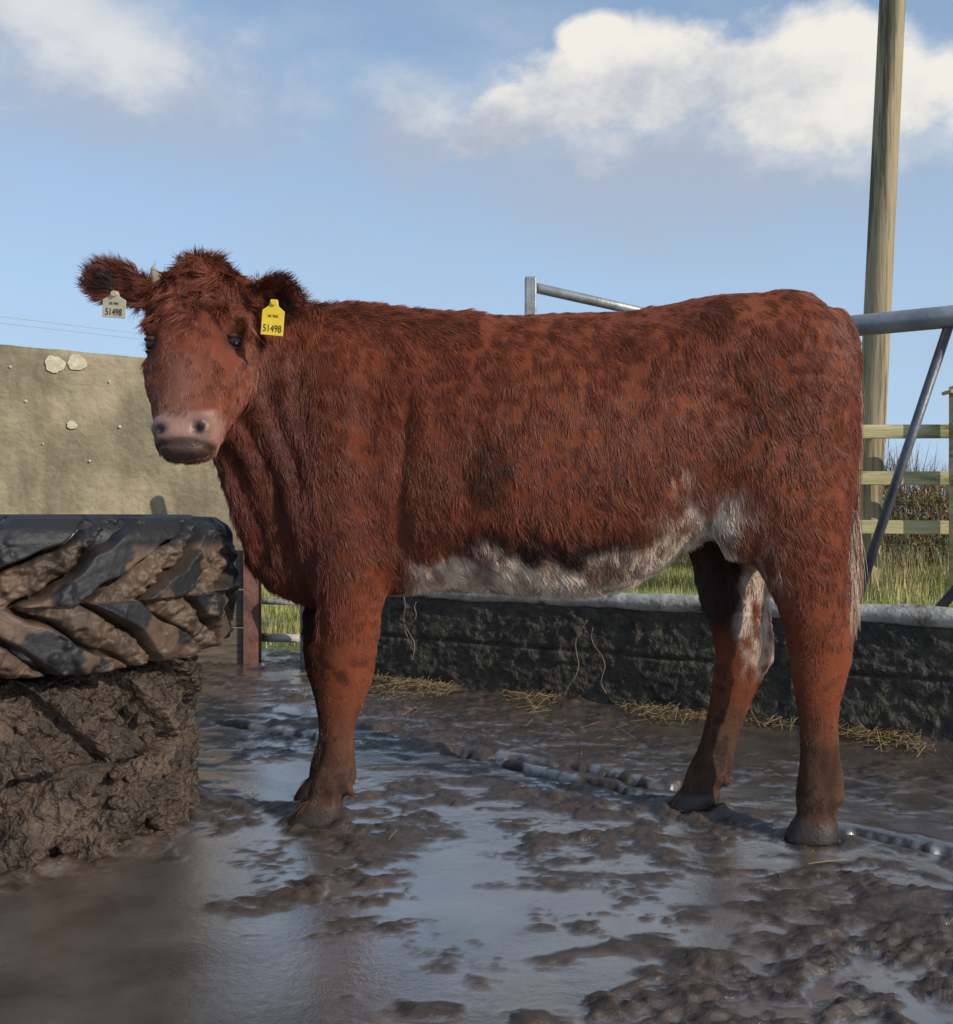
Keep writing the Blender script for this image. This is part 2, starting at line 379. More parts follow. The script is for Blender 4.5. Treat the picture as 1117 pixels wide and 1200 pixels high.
# ---------------------------------------------------------------- fur
me.calc_loop_triangles(); tri=np.empty(len(me.loop_triangles)*3,np.int32); me.loop_triangles.foreach_get('vertices',tri); tri=tri.reshape(-1,3)
A=P[tri]; ar=.5*np.linalg.norm(np.cross(A[:,1]-A[:,0],A[:,2]-A[:,0]),axis=1)
NH_=400000
cen=A.mean(1); wgt=ar.copy()
wgt*=np.where(cen[:,0]<-.40,1.4,1.0)
ti=RNG.choice(len(tri),NH_,p=wgt/wgt.sum())
r1=np.sqrt(RNG.random(NH_)); r2=RNG.random(NH_)
bw=np.stack([1-r1,r1*(1-r2),r1*r2],1)
R=(A[ti]*bw[:,:,None]).sum(1); RN=(Nn[tri[ti]]*bw[:,:,None]).sum(1); RN/=np.linalg.norm(RN,axis=1)[:,None]
hl,hs,hd=hcoord(R); inh=(hd<.17)&(hs>-.06)&(hs<.52)&(abs(hl)<.14)
z=R[:,2]; u=558.5+R[:,0]*F/2.4; v=600+(CZ-R[:,2])*F/2.4
keep=(z>.05)&~(inh&(hs>.398-.12*abs(hl))&(hd<.06))
for sg in(-1,1): keep&=((R-HP(sg*.092,.207,.02))**2).sum(1)>.021**2
R=R[keep];RN=RN[keep];hl=hl[keep];hs=hs[keep];hd=hd[keep];inh=inh[keep];z=z[keep];u=u[keep];v=v[keep];n=len(R)
flow=np.tile([.42,0,-1.0],(n,1))
top=sst(.3,.9,RN[:,2]); flow=lerp(flow,np.tile([1.,0,-.1],(n,1)),top)
flow[:,0]+=.55*fbm(R*5,41,2); flow[z<.6]=[.05,0,-1]
neck=(u<380)&~inh; flow[neck]=[.25,0,-1]
fh=np.stack([hl*5,-.3+0*hl,-np.ones(n)],1)
upm=sst(.23,.14,hs)*(hd<.1)
fh=lerp(fh,np.stack([hl*9+1.1*np.sin(R[:,2]*130+R[:,0]*70+3*vn(R*20,3)),-1.0+0*hl,-.7+1.1*np.cos(R[:,0]*120+3*vn(R*20,4))],1),upm)
flow[inh]=fh[inh]
ear_=((R[:,0]<-.728)|((R[:,0]>-.49)&(R[:,0]<-.36)&(R[:,1]<2.205)))&(z>1.08)&~inh
es=np.where(R[:,0]<-.6,-1.,1.); flow[ear_]=np.stack([es*1.0,0*es-.3,(z-1.20)*12],1)[ear_]
flow+= .26*np.stack([vn(R*34,51),vn(R*34,52),vn(R*34,53)],1)+.18*np.stack([vn(R*100,54),vn(R*100,55),vn(R*100,56)],1)+.14*RNG.normal(size=(n,3))
flow-=RN*(flow*RN).sum(1)[:,None]; flow/=np.linalg.norm(flow,axis=1)[:,None]+1e-6
Ln=np.full(n,.021); Ln[inh]=.014; Ln=np.where(inh&(hs<.17)&(hd<.16),.028,Ln); Ln[z<.55]=.015; Ln[(z<.62)&(u>470)&(u<840)&(v<730)]=.027
Ln[neck]=.031; Ln[ear_]=.024; Ln=np.where((z<.45),.009,Ln); Ln=np.where((top>.5)&(u<540)&~inh,.030,Ln)
near_eye=np.minimum(((R-HP(.092,.207,.02))**2).sum(1),((R-HP(-.092,.207,.02))**2).sum(1))<.045**2; Ln[near_eye]=.007
Ln*=(.6+.8*RNG.random(n))*(1+.22*vn(R*16,61))
lift=.21+.14*np.abs(vn(R*45,71))+.30*top*(u<560)+.2*ear_+.34*(inh&(hs<.15))+.12*neck
d0=flow+RN*lift[:,None]; d0/=np.linalg.norm(d0,axis=1)[:,None]
K=5; pts=np.empty((n,K,3),np.float32)
cur=(.40+.8*(inh&(hs<.17)))[:,None]*np.stack([vn(R*55,81),vn(R*55,82),vn(R*55,83)],1)
for k in range(K):
    t=k/(K-1); pts[:,k]=R-RN*.001+Ln[:,None]*(t*d0+t*t*(-.16*RN+cur*.7+np.array([0,0,-.10])))
C=coat(R,RN); C*=(.72+.56*RNG.random(n))[:,None]*(1+.15*vn(R*45,91)+.20*vn(R*np.array([110,110,30]),92))[:,None]
rad=(np.array([1,.95,.8,.55,.12])*.00050)[None,:]*(.7+.6*RNG.random(n))[:,None]
def strands(m_,p0,p1,ln,spread,colr,r_=.0006):
    t=RNG.random(m_)[:,None]; rt=p0+(p1-p0)*t+RNG.normal(0,.006,(m_,3)); l=ln*(.6+.6*RNG.random(m_))
    dirs=np.array([.02,0,-1.])+spread*RNG.normal(size=(m_,3))*np.array([1,1,.2]); o=np.empty((m_,K,3),np.float32)
    lock=spread*1.2*np.stack([vn(rt*90,5),vn(rt*90,6),0*l],1)
    for k in range(K):
        s_=k/(K-1); o[:,k]=rt+l[:,None]*(s_*(dirs+lock)+s_*s_*np.stack([-.5*dirs[:,0],-.5*dirs[:,1],-.1+0*l],1))
    return o,(np.array([1,1,.9,.7,.2])*r_)[None,:]*np.ones((m_,1)),np.array(colr)*(.6+.6*RNG.random(m_))[:,None]
ss=[strands(900,W(998,600,2.32),W(994,680,2.31),.12,.10,(.62,.49,.38)),strands(600,W(999,600,2.32),W(994,680,2.31),.15,.07,(.34,.17,.10)),
    strands(700,W(1004,440,2.34),W(1001,620,2.33),.07,.12,(.36,.22,.15))]
pts=np.concatenate([pts]+[s_[0] for s_ in ss]); rad=np.concatenate([rad]+[s_[1] for s_ in ss]); C=np.concatenate([C]+[s_[2] for s_ in ss]); n=len(pts)
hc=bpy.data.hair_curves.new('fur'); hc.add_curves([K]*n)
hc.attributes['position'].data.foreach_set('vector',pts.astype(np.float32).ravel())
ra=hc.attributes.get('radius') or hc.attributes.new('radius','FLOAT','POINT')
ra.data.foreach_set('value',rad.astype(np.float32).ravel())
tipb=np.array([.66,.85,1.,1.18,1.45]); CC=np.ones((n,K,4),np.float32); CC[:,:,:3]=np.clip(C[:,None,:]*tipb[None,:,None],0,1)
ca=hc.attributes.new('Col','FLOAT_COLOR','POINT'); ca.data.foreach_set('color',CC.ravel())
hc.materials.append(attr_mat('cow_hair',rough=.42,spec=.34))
ho=bpy.data.objects.new('fur',hc); scene.collection.objects.link(ho); ho.parent=cow

# ---------------------------------------------------------------- eyes, horn, tags
bvh=BVHTree.FromPolygons([tuple(p) for p in P],[tuple(int(i) for i in t) for t in tri])
eyem,nt,b=newmat('eye_dark'); b.inputs['Base Color'].default_value=(.010,.006,.005,1); b.inputs['Roughness'].default_value=.08
lidm=noise_mat('eyelid_skin',(.05,.018,.012),(.10,.035,.022),60,.6,.4,spec=.2)
for sg in(-1,1):
    o=HP(sg*.092,.205,-.3); hit,nrm,_,_=bvh.ray_cast(Vector(o),Vector(dep))
    hit=np.array(hit);nrm=np.array(nrm); nrm=nrm-np.array([0,0,nrm[2]*.7]); nrm/=np.linalg.norm(nrm)
    V,Fc=ellipsoid(hit-nrm*.0070,(.0185,.0185,.0165),24,16); mk('eye',V,Fc,eyem,cow,True)
    V,Fc=ellipsoid(hit-nrm*.0065+np.array([0,0,.0110]),(.0205,.0195,.0080),24,12); mk('upper_lid',V,Fc,lidm,cow,True)
    V,Fc=ellipsoid(hit-nrm*.0075+np.array([0,0,-.0150]),(.0195,.018,.0050),24,12); mk('lower_lid',V,Fc,lidm,cow,True)
hornm=noise_mat('horn',(.28,.2,.13),(.42,.33,.22),20,.5,.3)
V,Fc=tube([HP(-.088,.05,.03),HP(-.097,.022,.03),HP(-.104,.006,.032)],[.012,.009,.005],12,3); mk('horn',V,Fc,hornm,cow,True)
def tag(cpx,cpy,d,w,h,mat,tilt,txt,yaw):
    pts=[(-w/2,-h/2),(w/2,-h/2),(w/2,h*.18),(w*.22,h*.32),(w*.16,h*.5),(-w*.16,h*.5),(-w*.22,h*.32),(-w/2,h*.18)]
    c=W(cpx,cpy,d); V=[(x,-.001,z) for x,z in pts]+[(x,.001,z) for x,z in pts]
    k=len(pts); Fc=[tuple(range(k)),tuple(range(2*k-1,k-1,-1))]+[(i,i+k,(i+1)%k+k,(i+1)%k) for i in range(k)]
    ob=mk('ear_tag',V,Fc,mat,cow); ob.location=c; ob.rotation_euler=(0.1,tilt,yaw); bevel(ob,.0015)
    V,Fc=tube([(0,-.006,h*.42),(0,.006,h*.42)],[.006,.006],12); s=mk('tag_stud',V,Fc,mat,ob)
    ink,nt,b=newmat('tag_ink'); b.inputs['Base Color'].default_value=(.02,.02,.02,1)
    for body_,sz,zz in((txt,.021,-h*.40),('UK 7042',.008,-h*.0)):
        cu=bpy.data.curves.new('tag_number','FONT'); cu.body=body_; cu.size=sz; cu.align_x='CENTER'; cu.extrude=.0002; cu.offset=0
        cu.materials.append(ink); t=bpy.data.objects.new('tag_number',cu); scene.collection.objects.link(t); t.parent=ob
        t.location=(0,-.0018,zz); t.rotation_euler=(math.pi/2,0,0); t.scale=(.74,1,1)
ym=noise_mat('tag_yellow',(.62,.43,.02),(.75,.54,.04),12,.4,.1); wm=noise_mat('tag_pale',(.42,.38,.26),(.55,.5,.36),12,.4,.1)
tag(320,372,2.04,.046,.074,ym,.08,'51498',.1); tag(134,357,2.11,.054,.056,wm,.10,'51498',-.15)

# ================================================================= TYRES
TX,TY=-1.21,2.41
rubc=noise_mat('tyre_rubber_clean',(.014,.015,.018),(.032,.034,.039),6,.40,.3,50,c3=(.06,.042,.03),c3scale=6,c3lo=.54,c3hi=.66,rough2=.7)
mudm=noise_mat('caked_mud',(.018,.012,.009),(.072,.049,.034),13,.42,1.0,50,c3=(.12,.08,.053),c3scale=8,c3lo=.50,c3hi=.66,dist=.03,rough2=.7)
def revolve(name,prof,cx,cy,z0,mat,parent,nseg=240,disp=None,m=6):
    prof=cat(prof,m); V=[];nP=len(prof)
    th=np.linspace(0,2*math.pi,nseg,endpoint=False)
    r=prof[:,0][None,:]*np.ones((nseg,1)); zz=prof[:,1][None,:]*np.ones((nseg,1)); t=th[:,None]*np.ones((1,nP))
    if disp is not None: r=r+disp(t,zz,r)
    X=cx+r*np.cos(t);Y=cy+r*np.sin(t);Z=z0+zz
    V=np.stack([X,Y,Z],-1).reshape(-1,3)
    Fc=[(i*nP+j,((i+1)%nseg)*nP+j,((i+1)%nseg)*nP+(j+1)%nP,i*nP+(j+1)%nP) for i in range(nseg) for j in range(nP)]
    return mk(name,V,Fc,mat,parent,True)
ty1=empty('tractor_tyre')
H=.335; Z1=.408
pr=[(.33,.05),(.33,.285),(.36,.325),(.43,.333),(.50,.328),(.545,.312),(.555,.275),(.530,.240),(.525,.17),(.530,.10),(.545,.06),(.535,.03),(.50,.008),(.43,.002),(.36,.01),(.33,.05)]
revolve('carcass',pr,TX,TY,Z1,rubc,ty1,200)
def lugfield(t,zz):
    nl=14; zc=H*.46; s=np.where(zz>zc,1,-1); dz=np.abs(zz-zc)
    wob=.03*np.sin(t*23)+.02*np.sin(t*41+zz*30)
    ph=(t*nl/(2*math.pi)+.5*(s>0)-dz/.165*1.0+wob)%1.0
    a=np.abs(ph-.5)*2
    wd=.38+.22*sst(.06,.15,dz)
    return sst(wd+.05,wd-.05,a), a, dz, wd
def dtread(t,zz,r):
    lf,a,dz,wd=lugfield(t,zz)
    p=np.stack([np.cos(t).ravel()*4,np.sin(t).ravel()*4,zz.ravel()*7],1)
    f1=fbm(p,5,4).reshape(t.shape); f2=fbm(p*3.5,6,4).reshape(t.shape); f3=fbm(p*10,7,3).reshape(t.shape)
    mid=sst(wd+.05,1.0,a)
    mud=.026+.022*f1+.026*f2+.016*f3+.016*mid
    cr=np.exp(-((a-wd-.10)/.06)**2)*sst(-.5,.0,f2+f1+.25)
    lug=.052+.002*f2+.002*f3+.014*sst(.05,.5,f1+f2)
    low=.016*f2*sst(.06,.0,zz)
    return (lug*lf+np.clip(mud,.0,.057)*(1-lf)-.034*cr+low)*(r>.50)
pt_=[(.46,.022),(.510,.010),(.532,.035),(.538,.07),(.541,.10),(.543,.135),(.544,.168),(.544,.20),(.543,.235),(.541,.262),(.540,.288),(.520,.314),(.47,.326),(.44,.17),(.46,.022)]
tread=revolve('tread',pt_,TX,TY,Z1,None,ty1,1100,dtread,10)
tv=np.empty(len(tread.data.vertices)*3,np.float32); tread.data.vertices.foreach_get('co',tv); tv=tv.reshape(-1,3)
tt=np.arctan2(tv[:,1]-TY,tv[:,0]-TX); zz_=tv[:,2]-Z1
lf,a_,dz_,wd_=lugfield(tt,zz_)
q1=fbm(tv*7,44,4); q2=fbm(tv*30,45,3)
top_=sst(.255,.285,zz_+.02*q1)
mudc_=np.clip((1-lf)*1.0+lf*sst(.02,.14,q1+.35*q2+.25*(.17-zz_)),0,1)*(1-top_)
crk_shade=np.exp(-((a_-wd_-.10)/.06)**2)  # shade in the gaps between lugs and mud, painted into the tread colour
cc_=np.array([.017,.018,.021])[None]*(1-mudc_)[:,None]+(np.array([.080,.052,.035])*(1+.9*q1+.6*q2)[:,None])*mudc_[:,None]
cc_=cc_*(1-.85*crk_shade)[:,None]; setcol(tread.data,np.clip(cc_,.003,1)); tread.data.materials.append(attr_mat('muddy_tread',rough=.58,spec=.38,bump=1.0,bscale=45))
ty2=empty('tractor_tyre.001')
pr=[(.28,.02),(.28,.36),(.32,.395),(.40,.405),(.445,.395),(.465,.36),(.468,.28),(.468,.20),(.470,.10),(.480,.0),(.50,-.03),(.44,-.05),(.33,-.03),(.28,.02)]
def dlow(t,zz,r):
    p=np.stack([np.cos(t).ravel()*3.2,np.sin(t).ravel()*3.2,zz.ravel()*6.5],1)
    s=np.where(zz>.2,0.,.5); f1=fbm(p,25,4).reshape(t.shape)
    a=np.abs(((t*14/(2*math.pi)+s+np.abs(zz-.2)*4.6+.15*f1)%1)-.5)*2
    e=.046*sst(.40,.54,a)-.016+.020*f1+(.024*np.abs(fbm(p*3.1,26,5))+.022*fbm(p*8,27,4)).reshape(t.shape)
    return e*(r>.42)
revolve('mud_caked_carcass',pr,TX,TY,0,mudm,ty2,800,dlow,10)
def clod(c,r):
    V,Fc=ellipsoid((0,0,0),(1,1,1),12,8); V=np.array(V); d_=1+.7*fbm(V*1.3+c*9,int(abs(c[0]*999))%97,3); V=V*d_[:,None]*np.array(r)+c; acc.add([tuple(x) for x in V],Fc)
acc=Acc()
for i in range(120):
    t=random.uniform(0,6.283); zz=random.uniform(.0,.37); s_=random.uniform(.006,.016); c=np.array([TX+.487*math.cos(t),TY+.487*math.sin(t),zz]); clod(c,(s_*random.uniform(.7,1.5),s_*random.uniform(.7,1.5),s_))
mk('mud_clods',acc.V,acc.F,mudm,ty2,True)

# ================================================================= GROUND
fx=np.arange(-2.0,2.05,.0066); ex=np.array([.1,.3,.7,1.3,2.2,3.5,5.5,9,15,25,45,80,150,300.])
xs=np.concatenate([(-2.0-ex)[::-1],fx,fx[-1]+ex])
fy=[1.15]
while fy[-1]<5.2: fy.append(fy[-1]+.0048+.0020*(fy[-1]-1.15))
fy=np.array(fy); ys=np.concatenate([(1.15-ex)[::-1],fy,fy[-1]+ex])
GX,GY=np.meshgrid(xs,ys); gp=np.stack([GX.ravel(),GY.ravel(),0*GX.ravel()],1)
def segd(p,a,b):
    a=np.array(a);b=np.array(b);ab=b-a;t=np.clip(((p-a)@ab)/(ab@ab),0,1);return np.linalg.norm(p-(a+t[:,None]*ab),axis=1)
amp=.64+.8*fbm(gp*2.1,31,3)
px_,py_=gp[:,0],gp[:,1]
def gb(cx,cy,sx_,sy_): return np.exp(-(((px_-cx)/sx_)**2+((py_-cy)/sy_)**2))
amp+=.8*gb(.62,1.62,.55,.30)+.8*gb(-.30,1.93,.20,.18)+.9*gb(.05,1.46,.40,.08)+.6*gb(.6,2.78,.35,.1)+.4*gb(-.6,3.6,.7,.5)+.3*gb(.9,2.0,.3,.15)+.6*gb(1.1,2.7,.5,.35)+.4*sst(2.9,3.6,py_)
amp-=.40*gb(-.02,1.9,.28,.38)
pud=gb(-.72,1.54,.40,.28)
amp=np.clip(amp,.32,1.6)
wp=gp+.03*np.stack([vn(gp*8,131),vn(gp*8,132),0*px_],1)
n_a=fbm(wp*np.array([6,8,1]),32,3); n_b=fbm(wp*np.array([15,21,1]),33,5); n_c=1-2*np.abs(fbm(wp*np.array([30,44,1]),34,3)); n_d=fbm(gp*np.array([80,100,1]),38,2)
bias=.0058*(amp-.70)
cl_=sst(-.25,.15,fbm(gp*np.array([5,6,1]),139,3))
h=amp*(.011*n_a+.020*n_b+(.008*n_c+.005*n_d)*cl_)+bias-.0018
h=h*(1-np.clip(pud*1.3,0,1))-.012*np.clip(pud*1.3,0,1)
for (a,b_) in ((370,966),(812,951),(954,986)):
    dd=CZ*F/(b_-600); cx=(a-558.5)/F*dd; rr=np.hypot(px_-cx,py_-dd); h+=.014*np.exp(-((rr-.075)/.022)**2)*(.7+n_b)-.004*np.exp(-(rr/.05)**2)
rt=np.hypot(px_-TX,py_-TY); h+=.035*np.exp(-((rt-.49)/.045)**2)*(.5+.9*n_b)
cr=99
line=[(-.9,3.50),(-.26,3.10),(.21,2.97),(.60,2.62),(1.05,2.17),(1.8,1.5)]
wob=gp[:,:2]+.035*np.stack([vn(gp*9,35),vn(gp*9,36)],1)+.012*np.stack([vn(gp*40,39),vn(gp*40,40)],1)
for a,b_ in zip(line[:-1],line[1:]): cr=np.minimum(cr,segd(wob,a,b_))
for a,b_ in (((.05,2.93),(.40,2.66)),((.55,2.72),(.95,2.52))): cr=np.minimum(cr,segd(wob,a,b_))
gap=sst(-.35,-.05,vn(gp*3.1,37)); groove=np.exp(-(cr/.022)**2)*gap
rim=np.exp(-((cr-.05)/.02)**2)*gap
wl=-.0005
wet=sst(.0038,-.0012,h-wl)
h=np.where(h<wl,wl+(h-wl)*.05,h)
h=h*(1-.6*rim)+.003*rim*(.5+n_b)-.07*groove; wet=wet*(1-np.clip(groove*1.5,0,1))
near=sst(8,5,py_)*sst(4,2.5,np.abs(px_)); h*=near
B0=np.array([-.46,4.42]);B1=np.array([1.55,3.19]);bd=(B1-B0)/np.linalg.norm(B1-B0);bn=np.array([-bd[1],bd[0]])
def beyond(x,y): return (x-B0[0])*bn[0]+(y-B0[1])*bn[1]
fld=sst(.25,.5,beyond(px_,py_)+.1*n_a); fld=np.maximum(fld,sst(6.0,6.5,py_)); fld=np.maximum(fld,sst(8,12,np.hypot(px_,py_)))
z=h+.03*fld*(py_<40)
gp[:,2]=z
gm,nt,b=newmat('wet_mud_and_field'); N=nt.nodes;Lk=nt.links
aw=N.new('ShaderNodeAttribute');aw.attribute_name='Col'; sp=N.new('ShaderNodeSeparateColor');Lk.new(aw.outputs['Color'],sp.inputs[0])
tc=N.new('ShaderNodeTexCoord')
def nz(s,dt=8,ro=.6,dist=0):
    q=N.new('ShaderNodeTexNoise');q.inputs['Scale'].default_value=s;q.inputs['Detail'].default_value=dt;q.inputs['Roughness'].default_value=ro;q.inputs['Distortion'].default_value=dist;Lk.new(tc.outputs['Object'],q.inputs['Vector']);return q.outputs['Fac']
def ramp(src,p0,c0,p1,c1):
    r=N.new('ShaderNodeValToRGB');r.color_ramp.elements[0].position=p0;r.color_ramp.elements[1].position=p1;r.color_ramp.elements[0].color=(*c0,1);r.color_ramp.elements[1].color=(*c1,1);Lk.new(src,r.inputs[0]);return r.outputs[0]
def mix(f,a_,b_):
    m_=N.new('ShaderNodeMixRGB');Lk.new(f,m_.inputs[0]);Lk.new(a_,m_.inputs[1]);Lk.new(b_,m_.inputs[2]);return m_.outputs[0]
def mrn(src,f0,f1,t0,t1):
    q=N.new('ShaderNodeMapRange')
    for nme,x_ in(('From Min',f0),('From Max',f1),('To Min',t0),('To Max',t1)): q.inputs[nme].default_value=x_
    Lk.new(src,q.inputs['Value']); return q.outputs[0]
mudc=ramp(nz(16),.3,(.022,.016,.012),.7,(.090,.062,.043)); wetc=ramp(nz(5),.35,(.055,.045,.039),.65,(.13,.108,.092))
grs=ramp(nz(3),.3,(.10,.13,.03),.7,(.22,.23,.07))
c=mix(sp.outputs[0],mudc,wetc); c=mix(sp.outputs[1],c,grs); c=mix(sp.outputs[2],c,ramp(nz(2),0,(.004,.003,.003),1,(.006,.005,.004)))
Lk.new(c,b.inputs['Base Color'])
rw=mrn(nz(9),.3,.7,.04,.32); rd=mrn(nz(25),.35,.65,.20,.6)
rr=mix(sp.outputs[0],rd,rw)
one=N.new('ShaderNodeValue');one.outputs[0].default_value=.9
rr=mix(sp.outputs[1],rr,one.outputs[0]); rr=mix(sp.outputs[2],rr,one.outputs[0]); Lk.new(rr,b.inputs['Roughness'])
io=N.new('ShaderNodeMath');io.operation='SUBTRACT';Lk.new(mrn(sp.outputs[0],0,1,1.5,2.0),io.inputs[0]);Lk.new(mrn(sp.outputs[1],0,1,0,.1),io.inputs[1]);Lk.new(io.outputs[0],b.inputs['IOR'])
cw_=N.new('ShaderNodeMath');cw_.operation='MULTIPLY';Lk.new(mrn(sp.outputs[0],0,1,.10,1),cw_.inputs[0]);Lk.new(mrn(sp.outputs[1],0,1,1,0),cw_.inputs[1])
Lk.new(cw_.outputs[0],b.inputs['Coat Weight']); b.inputs['Coat IOR'].default_value=2.4; b.inputs['Coat Roughness'].default_value=.10
bp=N.new('ShaderNodeBump');bp.inputs['Distance'].default_value=.006
Lk.new(mrn(sp.outputs[0],0,1,.95,.22),bp.inputs['Strength'])
Lk.new(nz(48,8,.7),bp.inputs['Height']);Lk.new(bp.outputs[0],b.inputs['Normal']); Lk.new(bp.outputs[0],b.inputs['Coat Normal'])
g=fastgrid('ground',gp,len(xs),len(ys),gm)
gc=np.stack([wet,fld,np.clip(groove*1.6,0,1)],1); setcol(g.data,gc)

# ---------------------------------------------------------------- straw
def sticks(n,xy,wid,lnr,zoff=.006,tilt=.12):
    ang=RNG.random(n)*math.pi; ln=lnr[0]+(lnr[1]-lnr[0])*RNG.random(n)**2
    dx=np.stack([np.cos(ang),np.sin(ang),tilt*RNG.normal(size=n)],1)*ln[:,None]/2
    sx=np.stack([-np.sin(ang),np.cos(ang),0*ang],1)*wid
    c=np.stack([xy[:,0],xy[:,1],zoff+.012*RNG.random(n)],1)
    V=np.stack([c-dx-sx,c+dx-sx,c+dx+sx+[0,0,wid],c-dx+sx+[0,0,wid]],1); V[:,:,2]=np.maximum(V[:,:,2],.003); return V
t=RNG.random(7000); q=B0[None]+(B1-B0)[None]*(t*1.5-.15)[:,None]-bn[None]*np.abs(.03+.12*RNG.exponential(1,7000))[:,None]
cl=vn(np.stack([q[:,0]*4.5,q[:,1]*4.5,0*t],1),77)+.5*RNG.random(7000)>.30; q=q[cl]
q2=np.stack([RNG.uniform(-.7,1.5,120),RNG.uniform(2.0,3.8,120)],1)
Vs=np.concatenate([sticks(len(q),q,.0008,(.02,.12),.010,.3),sticks(120,q2,.0008,(.01,.06),.008)])
cs=np.array([.32,.23,.11])*(.25+.85*RNG.random(len(Vs)))[:,None]; cs[-120:]*=.55
blades('straw',Vs,4,attr_mat('straw_mat',rough=.6),cs)

# ================================================================= FEED BARRIER
fb=empty('feed_barrier')
def BP(t,z,off=0): p=B0+(B1-B0)*t+bn*off; return np.array([p[0],p[1],z])
conc=noise_mat('mossy_concrete_kerb',(.024,.022,.018),(.078,.068,.050),16,.8,1.0,45,c3=(.120,.095,.066),c3scale=14,c3lo=.58,c3hi=.70,dist=.02)
def panel(t0,t1,z0,z1,off,th,seed):
    nx,nzv=520,48
    V=[]
    for side in(0,1):
        for j in range(nzv+1):
            for i in range(nx+1):
                t=t0+(t1-t0)*i/nx; zz=z0+(z1-z0)*j/nzv; V.append(BP(t,zz,off+side*th))
    V=np.array(V); k=(nx+1)*(nzv+1)
    gro=np.exp(-((V[:k,2]-.20-.004*vn(V[:k]*6,3))/.006)**2)
    V[:k,:2]-=bn[None]*(.012*fbm(V[:k]*6,seed,4)+.022*np.clip(fbm(V[:k]*18,seed+3,4)-.05,0,1)+.007*fbm(V[:k]*55,seed+5,2)-.012*gro)[:,None]
    V[(nzv-1)*(nx+1):k,2]+=.010*fbm(V[(nzv-1)*(nx+1):k]*8,seed+8,3)
    Fc=[]
    for j in range(nzv):
        for i in range(nx):
            a=j*(nx+1)+i; Fc.append((a,a+1,a+nx+2,a+nx+1)); Fc.append((k+a,k+a+nx+1,k+a+nx+2,k+a+1))
    for i in range(nx):
        a=nzv*(nx+1)+i; Fc.append((a,a+1,k+a+1,k+a)); Fc.append((i,k+i,k+i+1,i+1))
    for j in range(nzv):
        a=j*(nx+1); Fc.append((a,a+nx+1,k+a+nx+1,k+a)); a+=nx; Fc.append((a,k+a,k+a+nx+1,a+nx+1))
    return V,Fc
V,Fc=panel(-.12,2.2,-.05,.375,0,.13,61); mk('concrete_kerb',V,Fc,conc,fb,True)
galv=noise_mat('galvanised_steel',(.22,.23,.24),(.38,.39,.40),9,.42,.15,60,metal=.35,c3=(.15,.13,.11),c3scale=5,c3lo=.55,c3hi=.7,rough2=.7)
galvd=noise_mat('dull_steel',(.07,.075,.085),(.14,.145,.16),9,.45,.15,60,metal=.4)
conr=noise_mat('muddy_pipe',(.24,.23,.21),(.48,.46,.42),12,.6,.6,50,c3=(.08,.06,.045),c3scale=9,c3lo=.52,c3hi=.64)
acc=Acc(); acc.add(*tube([BP(-.2+i*.05,.405+.002*math.sin(i*2),.015) for i in range(48)],[.034+.003*math.sin(i*1.7) for i in range(48)],14)); mk('bottom_rail',acc.V,acc.F,conr,fb,True)
acc=Acc(); acc.add(*tube([BP(-.2,1.39,.05),BP(2.2,1.40,.05)],[.037,.037],18)); 
acc.add(*tube([BP(-.19,0,.05),BP(-.19,1.39,.05)],[.028,.028],14)); mk('top_rail',acc.V,acc.F,galv,fb,True)
acc=Acc()
def tpx(px,):
    k=(px-558.5)/F; return (k*B0[1]-B0[0])/((B1-B0)[0]-k*(B1-B0)[1])
tA=tpx(1113); tB=tpx(998)
for i in range(-7,5):
    o=i*(tA-tB)*1.72
    if tB+o<-.15: continue
    if -5<i<0: continue
    acc.add(*tube([BP(tA+o,1.39,.05),BP(tB+o,.42,.05)],[.0165,.0165],12))
o=tpx(1096)
acc.add(*tube([BP(o,.42,.05),BP(o+.17,.95,.05)],[.0165,.0165],12))
mk('diagonal_bars',acc.V,acc.F,galvd,fb,True)
acc=Acc()
for px,z0,z1,s in ((478,.38,.10,1),(690,.33,.02,2),(700,.30,.05,3),(497,.36,.2,4),(845,.12,.0,5)):
    t=tpx(px); pts_=[BP(t+.008*math.sin(k*1.3+s)+.004*k*(1 if s%2 else -1),z0+(z1-z0)*k/7,-.045-.008*math.sin(k+s)) for k in range(8)]
    acc.add(*tube(pts_,[.0018]*8,6,3))
mk('hanging_twine',acc.V,acc.F,noise_mat('twine',(.12,.09,.065),(.24,.19,.14),30,.8,.2),fb,True)

# second gate behind the cow
gate=empty('galvanised_gate')
acc=Acc()
acc.add(*beam((.278,5.04,0),(.278,5.04,1.955),.06,.06,(0,1,0)));
ob=mk('post',acc.V,acc.F,galv,gate); bevel(ob,.008)
acc=Acc()
for z_ in (1.90,1.5,1.1,.7): acc.add(*tube([(.31,5.04,z_),(2.6,7.1,z_-.02)],[.027,.027],14))
acc.add(*tube([(2.6,7.1,.25),(2.6,7.1,1.9)],[.027,.027],12))
mk('rails',acc.V,acc.F,galv,gate,True)

